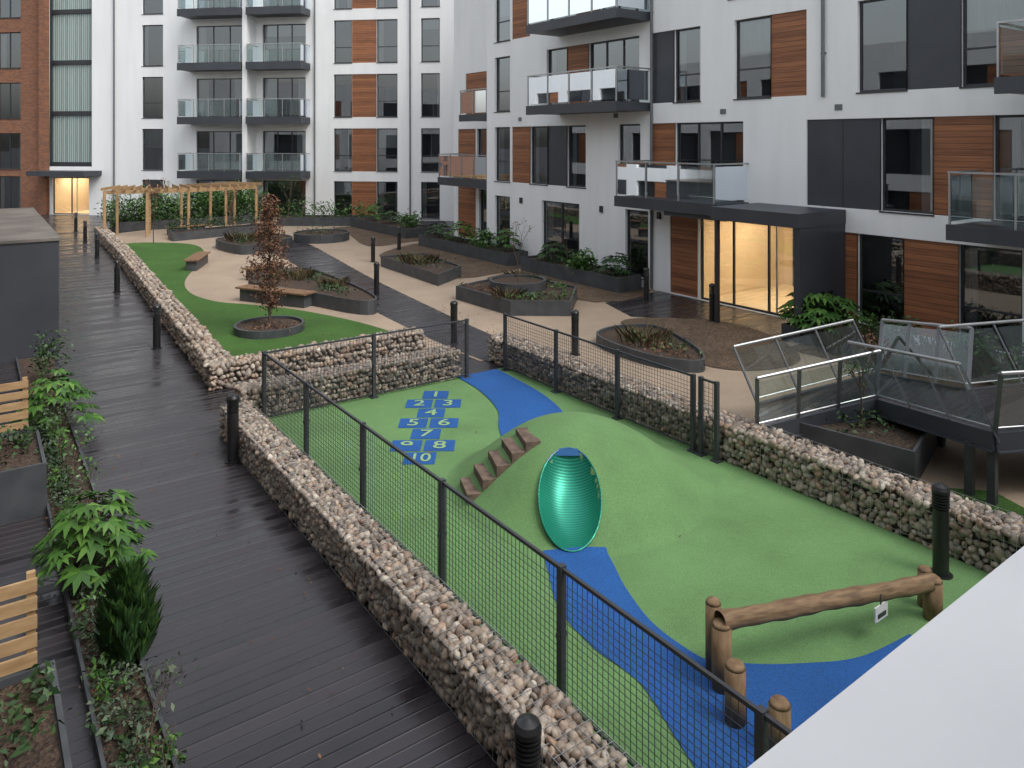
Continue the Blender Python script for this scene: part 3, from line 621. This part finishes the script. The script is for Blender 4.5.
F2=[(-1.2,.4,5.97,8.22,'win'),(2.2,3.6,5.97,8.22,'win'),(5.3,6.6,5.97,8.22,'wood'),(6.6,7.9,5.97,8.22,'win'),(7.9,9.1,5.97,8.22,'grey'),(9.1,10.3,5.97,8.22,'win'),(11.7,12.8,5.97,8.22,'wood'),(12.8,14.0,5.97,8.22,'win'),(15.25,16.3,5.97,8.22,'win'),(16.3,17.25,5.97,8.22,'grey'),(17.8,20.3,6.05,8.22,'win',3),(20.3,21.5,6.05,8.22,'wood'),(21.5,22.7,6.05,8.22,'win'),(25.1,26.2,5.97,8.22,'win')]
def sh(fl,dz,drop=()): return [(o[0],o[1],o[2]+dz,o[3]+dz)+tuple(o[4:]) for i,o in enumerate(fl)]
F3=[(-1.2,.4,8.85,11.1,'win'),(5.9,7.25,8.85,11.1,'win'),(7.25,8.5,8.85,11.1,'wood'),(8.5,9.72,8.85,11.1,'win'),(11.7,13.0,8.85,11.1,'grey'),(13,14.2,8.85,11.1,'win'),(17.2,19.7,8.9,11.1,'win',3),(19.7,21,8.9,11.1,'wood'),(21.3,22.6,8.85,11.1,'win'),(23.75,24.95,8.85,11.1,'wood'),(25.1,26.2,8.85,11.1,'win')]
facade(R,-4,26.8,0,17.6,G0+F1+F2+F3+sh(F2,5.76),seed=3)
b=MB(); b.quad([(26.8,0,0),(26.8,0,17.6),(26.8,-12,17.6),(26.8,-12,0)],'white'); b.quad([(-4,0,17.6),(26.8,0,17.6),(26.8,-12,17.6),(-4,-12,17.6)],'boxtop'); b.quad([(-4,-12,0),(26.8,-12,0),(26.8,-12,17.6),(-4,-12,17.6)],'white')
b.make('end_walls_and_roof',R)
for u0,u1,zz in[(17.3,21.95,6.0),(17.3,21.95,8.9),(17.3,21.95,11.8),(13.5,17.35,3.05),(2.6,7.5,3.05),(1.6,6.6,6.0),(1.6,6.6,8.9)]: balcony(R,u0,u1,zz)
balcony(R,26.85,30.9,3.05,0.0,.3,-1.65)
balcony(R,26.85,29.0,5.9,0.0,.25,-1.65)
b=MB(); b.box(10.6,13.2,0.01,2.0,2.72,3.06,'grey'); b.box(13.2,15.4,0.01,1.4,2.62,2.74,'grey'); b.box(10.72,11.7,.005,.08,.05,2.72,'grey'); b.box(10.62,10.78,.0,1.92,.02,2.72,'grey'); b.box(13.05,13.15,1.8,1.9,.02,2.72,'frame')
b.make('entrance_canopy',R)
b=MB(); 
for u in(17.2,11.2,4.95): b.cyl((u,.06,0.05 if u>17 else 5.9),(u,.06,17.4),.045,.045,'drain',10); b.box(u-.07,u+.07,.0,.05,7.0,7.04,'drain')
for u,z in((19.6,2.3),(24.3,2.3),(16.9,2.3)): b.box(u-.06,u+.06,.0,.08,z,z+.22,'frame')
for u in(14.4,18.9,24.4,10.8): b.box(u-.1,u+.1,.0,.02,5.55,5.7,'drain')
b.make('drain_pipes_and_wall_lights',R)

W=empty('apartment_wing',(19.5,0,0),math.radians(90))
facade(W,26.8,32.3,0,17.6,[(27.2,28.3,3.1,5.33,'wood'),(28.3,30.2,3.1,5.33,'win',2),(30.3,31.9,0.1,5.33,'wood'),(27.2,28.3,.1,2.5,'win'),(28.5,30.0,.1,2.5,'win'),(27.1,28.5,5.97,8.22,'win'),(28.8,31.2,5.97,8.0,'wood')],seed=5)
b=MB(); b.quad([(32.3,0,0),(32.3,0,17.6),(32.3,-12,17.6),(32.3,-12,0)],'white'); b.make('end_wall',W)

ang=math.atan2(.695,-.7186); B=empty('apartment_block',(23.3,38.7,0),ang)
lv=[2.9,6.18,9.46,12.74]; ops=[]
for z in lv:
    h=2.6
    ops+=[(.8,1.95,z,z+h,'win'),(3.4,4.7,z,z+h,'win'),(4.7,6.25,z,z+h,'wood'),(6.25,7.4,z,z+h,'win'),(18.66,20.1,z,z+h,'win'),
          (9.2,12.0,z+.03,z+2.45,'win',3),(13.1,16.4,z+.03,z+2.45,'win',3)]
ops+=[(.8,1.95,.1,2.3,'win'),(3.4,4.7,.1,2.3,'win'),(4.7,6.25,.1,2.3,'wood'),(6.25,7.4,.1,2.3,'win'),(18.66,20.1,.1,2.3,'win'),(9.2,12.0,.1,2.3,'win',3),(13.1,16.4,.1,2.3,'win',3)]
ops+=[(23.6,26.6,3.1,17.2,'teal'),(23.8,26.4,.02,2.4,'lobby',2)]
facade(B,-8,26.6,0,18,ops,seed=11)
for z in lv: balcony(B,8.9,12.35,z,1.4,.4); balcony(B,12.75,16.8,z,1.4,.4)
b=MB(); b.box(22.9,26.9,0.01,1.6,2.55,2.85,'grey'); b.box(12.4,12.7,0,1.2,0,17.8,'white'); 
for u in(8.6,22.0,2.6): b.cyl((u,.07,0),(u,.07,17.8),.05,.05,'drain',8)
b.make('canopy_and_pipes',B)
BR=empty('brick_building',(23.3,38.7,0),ang); T_=[]
for z in[0.1]+lv: T_+=[(28.7,30.4,z,z+2.35,'win',2),(33,34.6,z,z+2.35,'win',2)]
facade(BR,26.62,46,0,18,T_,'brick',seed=13)
b=MB(); b.box(26.62,27.1,.002,.35,0,18,'brick'); b.make('brick_pier',BR)

# own block (west) and south wing, seen in reflections
OW=empty('apartment_house',(-.9,0,0),math.radians(-90))
ops=[]
for z in[.1,3.1,5.97]:
    for k in range(16): 
        u=-44+k*3.4; ops+=[(u,u+1.5,z,z+2.2,'win'),(u+1.5,u+2.5,z,z+2.2,'wood' if (k+int(z))%2 else 'grey')]
facade(OW,-46,14,0,9.6,ops,seed=17,simple=True)
OS=empty('apartment_house',(0,-1.6,0),0); 
ops=[]
for z in[.1,3.1]:
    for k in range(6): 
        u=.5+k*3.0; ops+=[(u,u+1.3,z,z+2.2,'win')]
facade(OS,-1,18,0,6.2,ops,seed=19,simple=True)
b=MB(); b.prism([(.25,.2),(4.2,.2),(4.2,.763),(.25,.677)],3.84,3.90,'parapet'); b.box(.27,4.15,.24,.62,3.0,3.84,'white'); b.box(.25,4.2,-1.59,.64,2.7,3.0,'white'); b.make('balcony_parapet')

# ------------------------------------------------------------------ left side: box, terraces
b=MB(); b.box(-.85,1.62,19.7,29,0,2.56,'grey'); b.box(-.85,1.66,19.66,29.05,2.56,2.62,'boxtop'); 
b.make('bin_store')
def terrace(y,xr):
    root=empty('terrace_planter'); b=MB()
    b.box(-.85,xr,y-1.5,y,0,.60,'steel'); b.box(-.80,xr-.05,y-1.45,y-.05,.60,.606,'soil')
    for e in((-.85,xr,y-1.5,y-1.46),(-.85,xr,y-.04,y),(xr-.04,xr,y-1.46,y-.04)): b.box(*e,.60,.66,'steel')
    for i in range(5): b.box(-.85,xr-.12,y-.03,y-.005,.68+i*.145,.78+i*.145,'pale')
    for x in(xr-.16,-.4): b.box(x-.03,x+.03,y+.0,y+.05,.6,1.4,'pale')
    b.make('planter_and_slats',root)
    leafcloud('plants',[(xr-.6,y-.8,.75,.5,.5,.18,360),(xr-.2,y-.4,.72,.15,.3,.12,80)],.08,'leafB',root)
terrace(12.9,.80); terrace(7.05,.55)
b=MB(); b.box(1.24,1.27,2,8.6,0,.12,'steel'); b.box(1.34,1.37,9.2,16.5,0,.12,'steel'); b.box(.80,.83,2,19.6,0,.12,'steel'); b.box(1.24,1.37,8.6,8.63,0,.12,'steel'); b.make('planting_edging')
sheet('planting_bed',[(.83,2),(1.24,2),(1.24,8.6),(1.34,9.2),(1.36,16.5),(1.5,19.6),(.83,19.6)],.05,'soil')
palmate('fatsia_shrub',1.08,9.15,.05,.95,.5,56,.22); palmate('fatsia_shrub',1.0,9.6,.05,.8,.4,30,.2); palmate('fatsia_shrub',1.15,14.2,.05,.9,.55,42,.24); palmate('fatsia_shrub',1.2,15.6,.05,.7,.4,24,.2,'leafA')
shrub('shrub',1.25,17.5,.05,.35,.9,500,.08,'leafB')
# upright conifer shrub: needle tufts
root=empty('conifer_shrub'); 
cs=[]
for i in range(80):
    t=(i+.5)/80; an=i*2.4; rr=.20*math.sin(math.pi*(.12+.82*t)**.8)*random.uniform(.6,1.15)
    cs.append((1.17+rr*math.cos(an),7.65+rr*math.sin(an),.06+.72*t,.03,.20,46,.6))
blades('needles',cs,'leafF',root,.005); blades('tips',[(c[0],c[1],c[2]+.03,.03,.2,22,.7) for c in cs],'leafA',root,.004)
leafcloud('inner_foliage',[(1.17,7.65,.42,.13,.13,.34,500)],.05,'leafB',root)
leafcloud('ground_cover',[(1.02,3.4+.42*i,.13,.2,.3,.12,230) for i in range(30)],.045,'leafE')
leafcloud('ground_cover',[(1.0,3.6+.8*i,.14,.16,.3,.14,90) for i in range(16)],.075,'leafB')
leafcloud('ground_cover',[(1.05+.1*math.sin(i*2),5.0+1.15*i,.22,.14,.2,.18,90) for i in range(10)],.065,'leafA')
leafcloud('leaf_litter',[(1.04,3.2+.5*i,.06,.2,.3,.02,40) for i in range(30)],.05,'leafC')
bare_tree(1.1,5.6,.05,.8,31,None,spread=.8,name='bare_shrub'); bare_tree(1.12,6.3,.05,.7,36,'leafE',60,.8,name='bare_shrub'); bare_tree(1.12,11.6,.05,.9,33,'leafA',120,.6,name='shrub'); bare_tree(1.05,12.6,.05,.9,34,'leafB',160,.6,name='shrub'); bare_tree(1.1,10.6,.05,.8,35,'leafA',120,.6,name='shrub')
random.seed(5)

# ------------------------------------------------------------------ glass footbridge
root=empty('glass_footbridge'); b=MB(); g=MB()
near=[Vector((9.62,7.15,.47)),Vector((11.6,6.4,.72)),Vector((10.85,4.4,.98)),Vector((12.9,3.4,.98))]
far=[Vector((10.5,7.8,.47)),Vector((12.9,7.1,.72)),Vector((12.4,5.4,.98)),Vector((15.4,4.3,.98))]
for i in range(3):
    a,c=near[i],near[i+1]; d,e=far[i],far[i+1]
    b.quad([a,c,e,d],'deck'); lo=Vector((0,0,.18))
    b.quad([a-lo,d-lo,e-lo,c-lo],'grey')
def side(line,lean,n=4):
    for i in range(3):
        a,c=line[i],line[i+1]; b.beam(a-Vector((0,0,.10)),c-Vector((0,0,.10)),.07,.24,'grey'); b.beam(a-Vector((0,0,.225)),c-Vector((0,0,.225)),.16,.02,'grey')
        D=(c-a).normalized(); N_=Vector((D.y,-D.x,0))*lean
        la=N_*.34+Vector((0,0,.90))-D*.22
        for k in range(n+1):
            p=a.lerp(c,k/n); b.beam(p-la*.12,p+la,.06,.02,'drain')
            if k<n:
                q=a.lerp(c,(k+1)/n); e=(q-p)*.05
                g.quad([p+e+la*.1,q-e+la*.1,q-e+la*.92,p+e+la*.92],'bglass')
        b.cyl(a+la,c+la,.025,.025,'metal',10)
        b.cyl(a+la*.1,c+la*.1,.012,.012,'metal',6)
side(near,1,3); side(far,-1,3)
for x,y,z in[(10.1,7.1,.3),(10.95,4.75,.75),(10.9,4.45,.75),(11.8,4.1,.75),(12.4,5.8,.75),(12.6,7.0,.5),(14.6,4.5,.75)]: b.box(x-.05,x+.05,y-.05,y+.05,0,z,'fence')
b.make('frame',root); g.make('glass_panels',root)

# ------------------------------------------------------------------ light, world, camera
AZ=160; EL=52
w=bpy.data.worlds.new('World'); scene.world=w; w.use_nodes=True; nt=w.node_tree
sky=nt.nodes.new('ShaderNodeTexSky'); sky.sky_type='NISHITA'; sky.sun_disc=False; sky.sun_elevation=math.radians(EL); sky.sun_rotation=math.radians(AZ); sky.dust_density=4; sky.ozone_density=1; sky.air_density=1.5
hs_=nt.nodes.new('ShaderNodeHueSaturation'); hs_.inputs['Saturation'].default_value=.28; hs_.inputs['Value'].default_value=1.85; nt.links.new(sky.outputs[0],hs_.inputs['Color'])
bg=nt.nodes['Background']; nt.links.new(hs_.outputs[0],bg.inputs[0]); bg.inputs[1].default_value=.15
sl=bpy.data.lights.new('sun','SUN'); sl.energy=1.0; sl.angle=math.radians(22); sl.color=(1,.97,.93); so=bpy.data.objects.new('sun',sl); COL.objects.link(so)
az=math.radians(AZ); el=math.radians(EL); dv=Vector((math.sin(az)*math.cos(el),math.cos(az)*math.cos(el),math.sin(el))); so.rotation_euler=dv.to_track_quat('Z','Y').to_euler(); so.location=(0,0,30)
cd=bpy.data.cameras.new('camera'); cd.sensor_width=36; cd.lens=36*760/1024; cd.shift_y=-244/1024; cd.clip_end=1500; cd.clip_start=.05
co=bpy.data.objects.new('camera',cd); COL.objects.link(co); co.location=(0,0,4.8); co.rotation_euler=(math.radians(90),0,-math.atan(542/760)); scene.camera=co
scene.view_settings.view_transform='Standard'; scene.view_settings.look='None'; scene.view_settings.exposure=0
